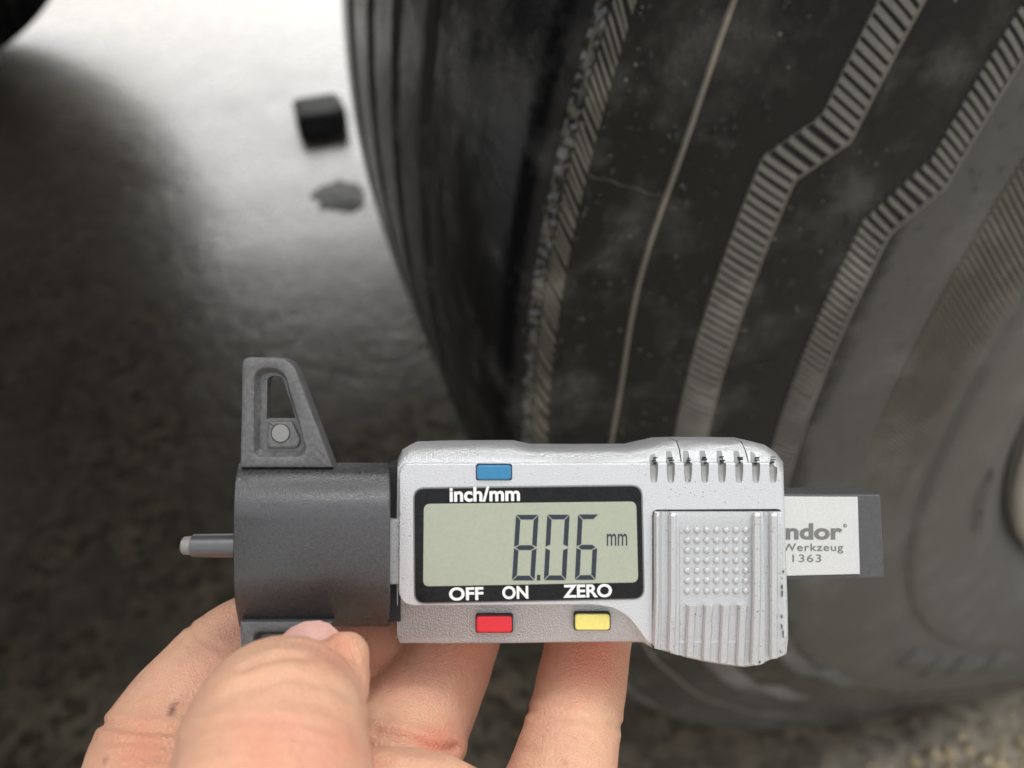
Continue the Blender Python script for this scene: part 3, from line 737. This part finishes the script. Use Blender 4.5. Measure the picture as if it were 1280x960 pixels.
# rain drops on the rubber
bmh = bmesh.new(); bmesh.ops.create_icosphere(bmh, subdivisions=2, radius=1); icv = np.array([x.co[:] for x in bmh.verts]); icf = [tuple(x.index for x in q.verts) for q in bmh.faces]; bmh.free()
V = []; F = []
def drop(th_, r, s):
    p = np.array(tp(th_, r, s * .25)); a = np.array(tp(th_, r, .002)) - np.array(tp(th_, r, 0)); a /= np.linalg.norm(a)
    q = icv * s * np.array([random.uniform(.8, 1.2), random.uniform(.8, 1.2), random.uniform(.8, 1.3)]); q = q - np.outer(q @ a, a) * .45
    s0 = len(V); V.extend([tuple(k) for k in q + p]); F.extend([tuple(i + s0 for i in t) for t in icf])
for i in range(520):
    th_ = random.uniform(71, 88) if random.random() < .8 else random.uniform(71, 100)
    u = random.random()
    r = random.uniform(.472, .523) if u < .72 else random.uniform(.437, .458) if u < .88 else random.uniform(.40, .42)
    drop(th_, r, random.choice((.00035, .0005, .0005, .0007, .0009)))
m, n, b = new_mat("water"); b.inputs['Transmission Weight'].default_value = 1.0; b.inputs['IOR'].default_value = 1.33; b.inputs['Roughness'].default_value = .02; b.inputs['Base Color'].default_value = (.95, .96, .97, 1)
tn = noise(n, coords(n), 400, 2); bump(n, b, tn, .05, .0005)
dr = mesh("water_drops", V, F, m, None, True, 80); dr.location = (0, 0, R)
tag(dr, "small rain drops scattered over the black tyre sidewall", "water drops", kind='stuff')

icv0 = icv; V = []; F = []
for i in range(95):
    th_ = random.uniform(71, 92); u = random.random()
    r_ = random.uniform(.493, .522) if u < .5 else random.uniform(.472, .489) if u < .75 else random.uniform(.437, .458)
    drop(th_, r_, random.choice((.0002, .0003, .0003, .0004)))
gs_ = mesh("sand_specks", V, F, M_LINE, None, True, 80); gs_.location = (0, 0, R)
tag(gs_, "tiny sand specks stuck to the upper tyre sidewall", "sand", kind='stuff')
# ------------------------------------------------------------------ ground
m, n, b = new_mat("wet_asphalt"); v = coords(n)
g1 = noise(n, v, 70, 5, .65); g2 = noise(n, v, 9, 4, .6); g3 = noise(n, v, 2.2, 3)
vo = n.nodes.new("ShaderNodeTexVoronoi"); vo.inputs['Scale'].default_value = 85; n.links.new(v, vo.inputs['Vector'])
c = mixc(n, ramp(n, vo.outputs['Color'], [(.2, 0.0), (.8, 1.0)]), (.066, .054, .040), (.22, .18, .13))
c = mixc(n, ramp(n, g2, [(.35, 0.0), (.7, 1.0)]), c, (.094, .077, .057))
sx = n.nodes.new("ShaderNodeSeparateXYZ"); n.links.new(v, sx.inputs[0])
dry = ramp(n, math_(n, 'ADD', sx.outputs[0], math_(n, 'MULTIPLY', math_(n, 'SUBTRACT', g2, .5), .12)), [(.0, 0.0), (.06, 1.0)])
dryc = mixc(n, ramp(n, vo.outputs['Color'], [(.2, 0.0), (.8, 1.0)]), (.20, .16, .10), (.40, .34, .24))
c = mixc(n, dry, c, dryc); n.links.new(c, b.inputs['Base Color'])
wet = ramp(n, math_(n, 'ADD', math_(n, 'MULTIPLY', g2, .5), math_(n, 'MULTIPLY', g3, .5)), [(.36, .17), (.62, .42)])
n.links.new(math_(n, 'ADD', wet, math_(n, 'MULTIPLY', dry, .4)), b.inputs['Roughness'])
b.inputs['Specular IOR Level'].default_value = 1.0
b.inputs['Coat Weight'].default_value = 1.0; b.inputs['Coat Roughness'].default_value = .24; b.inputs['Coat IOR'].default_value = 1.55
bump(n, b, math_(n, 'ADD', math_(n, 'MULTIPLY', vo.outputs['Distance'], -.6), math_(n, 'ADD', g1, math_(n, 'MULTIPLY', g2, 4.0))), .22, .006)
v = []; f = []
bmh = bmesh.new(); bmesh.ops.create_grid(bmh, x_segments=60, y_segments=60, size=60)
me = bpy.data.meshes.new("ground"); bmh.to_mesh(me); bmh.free()
tag(link("ground", me, m), "wet dark asphalt yard with a dry gravelly strip", kind='structure')
# gravel along the dry edge
V = []; F = []
bmh = bmesh.new(); bmesh.ops.create_icosphere(bmh, subdivisions=1, radius=1); icv = np.array([x.co[:] for x in bmh.verts]); icf = [tuple(x.index for x in q.verts) for q in bmh.faces]; bmh.free()
for i in range(5200):
    x = random.uniform(.02, .26); y = random.uniform(-.55, .55)
    if x < .06 and random.random() > (x - .02) / .04: continue
    s = random.choice((.0018, .0025, .0035, .005)) * random.uniform(.8, 1.3)
    q = icv * s * rng.uniform(.65, 1.3, icv.shape) * np.array([1, 1, .7]); s0 = len(V)
    V.extend([tuple(k) for k in q + np.array([x, y, s * .35])]); F.extend([tuple(k + s0 for k in t) for t in icf])
m, n, b = new_mat("tan_grit"); v = coords(n)
n.links.new(ramp(n, noise(n, v, 120, 3), [(.3, (.17, .125, .07)), (.5, (.42, .33, .20)), (.7, (.62, .54, .38))]), b.inputs['Base Color']); b.inputs['Roughness'].default_value = .75
tag(mesh("gravel", V, F, m, None, True, 60), "tan grit lying in front of the tyre's contact patch", "gravel", kind='stuff')

# ------------------------------------------------------------------ trailer above, far wheel, small things on the ground
M_CH = m_black("chassis_black", (.02, .02, .021), .6, .1, 20, .1)
trailer = empty("trailer_chassis", loc=(0, 0, 1.0))
tag(trailer, "dark trailer underside over the wheels, seen only mirrored in wet asphalt", "trailer")
def box(name, c, s, mat, parent, bev=.01):
    bmh = bmesh.new(); bmesh.ops.create_cube(bmh, size=1)
    for q in bmh.verts: q.co = Vector((q.co.x * s[0], q.co.y * s[1], q.co.z * s[2])) + Vector(c)
    bmesh.ops.bevel(bmh, geom=bmh.edges[:], offset=bev, segments=2, affect='EDGES')
    me = bpy.data.meshes.new(name); bmh.to_mesh(me); bmh.free(); return link(name, me, mat, parent)
box("side_rail", (-2.5, .5, .10), (.08, 9, .2), M_CH, trailer)
box("deck", (-1.335, .5, .22), (2.37, 9, .16), M_CH, trailer)
for x in (-.85, -1.7): box("frame_rail", (x, .5, .03), (.16, 9, .20), M_CH, trailer)
for y in (0, -1.31): box("axle", (-1.27, y, -.47), (1.9, .14, .14), M_CH, trailer, .03)
rim_me = bpy.data.meshes.get("rim")
for loc, lab in (((-2.0, -1.33, R), "far black wheel in deep shade at the top left corner"), ((0, -1.37, R), "neighbouring black wheel just outside the left edge, dark beside the tyre tread")):
    fw = empty("truck_wheel", loc=loc); tag(fw, lab, "wheel")
    link("tyre", tyre.data, None, fw); link("rim", rim_me, None, fw)
M_SMUDGE = m_plain('smudge_brown', (.03, .027, .022), .42)
def pebble(name, loc, s, mat, seed):
    bmh = bmesh.new(); bmesh.ops.create_cube(bmh, size=1); bmesh.ops.bevel(bmh, geom=bmh.edges[:], offset=.1, segments=3, affect='EDGES')
    rr_ = random.Random(seed)
    for q in bmh.verts: q.co = Vector((q.co.x * s[0] * rr_.uniform(.93, 1.07), q.co.y * s[1] * rr_.uniform(.93, 1.07), q.co.z * s[2]))
    me = bpy.data.meshes.new(name); bmh.to_mesh(me); bmh.free(); shade(me, 40); o = link(name, me, mat); o.location = loc; return o
tag(pebble("rubber_block", (-1.44, -.455, .022), (.105, .10, .044), M_CH, 3), "small black block standing on the bright wet asphalt beside the tyre", "block")
bmh = bmesh.new(); bmesh.ops.create_icosphere(bmh, subdivisions=4, radius=1)  # thin dark patch added to stand in for the block's reflected smudge
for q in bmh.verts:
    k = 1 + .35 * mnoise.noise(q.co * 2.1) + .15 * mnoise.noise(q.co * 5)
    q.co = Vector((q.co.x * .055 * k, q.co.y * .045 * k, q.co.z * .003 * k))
me = bpy.data.meshes.new("smudge_patch"); bmh.to_mesh(me); bmh.free(); shade(me, 80)
mp_ = link("smudge_patch", me, M_SMUDGE); mp_.location = (-1.13, -.472, .0)
tag(mp_, "flat smear of dark mud on wet asphalt just in front of the black block", "smudge")
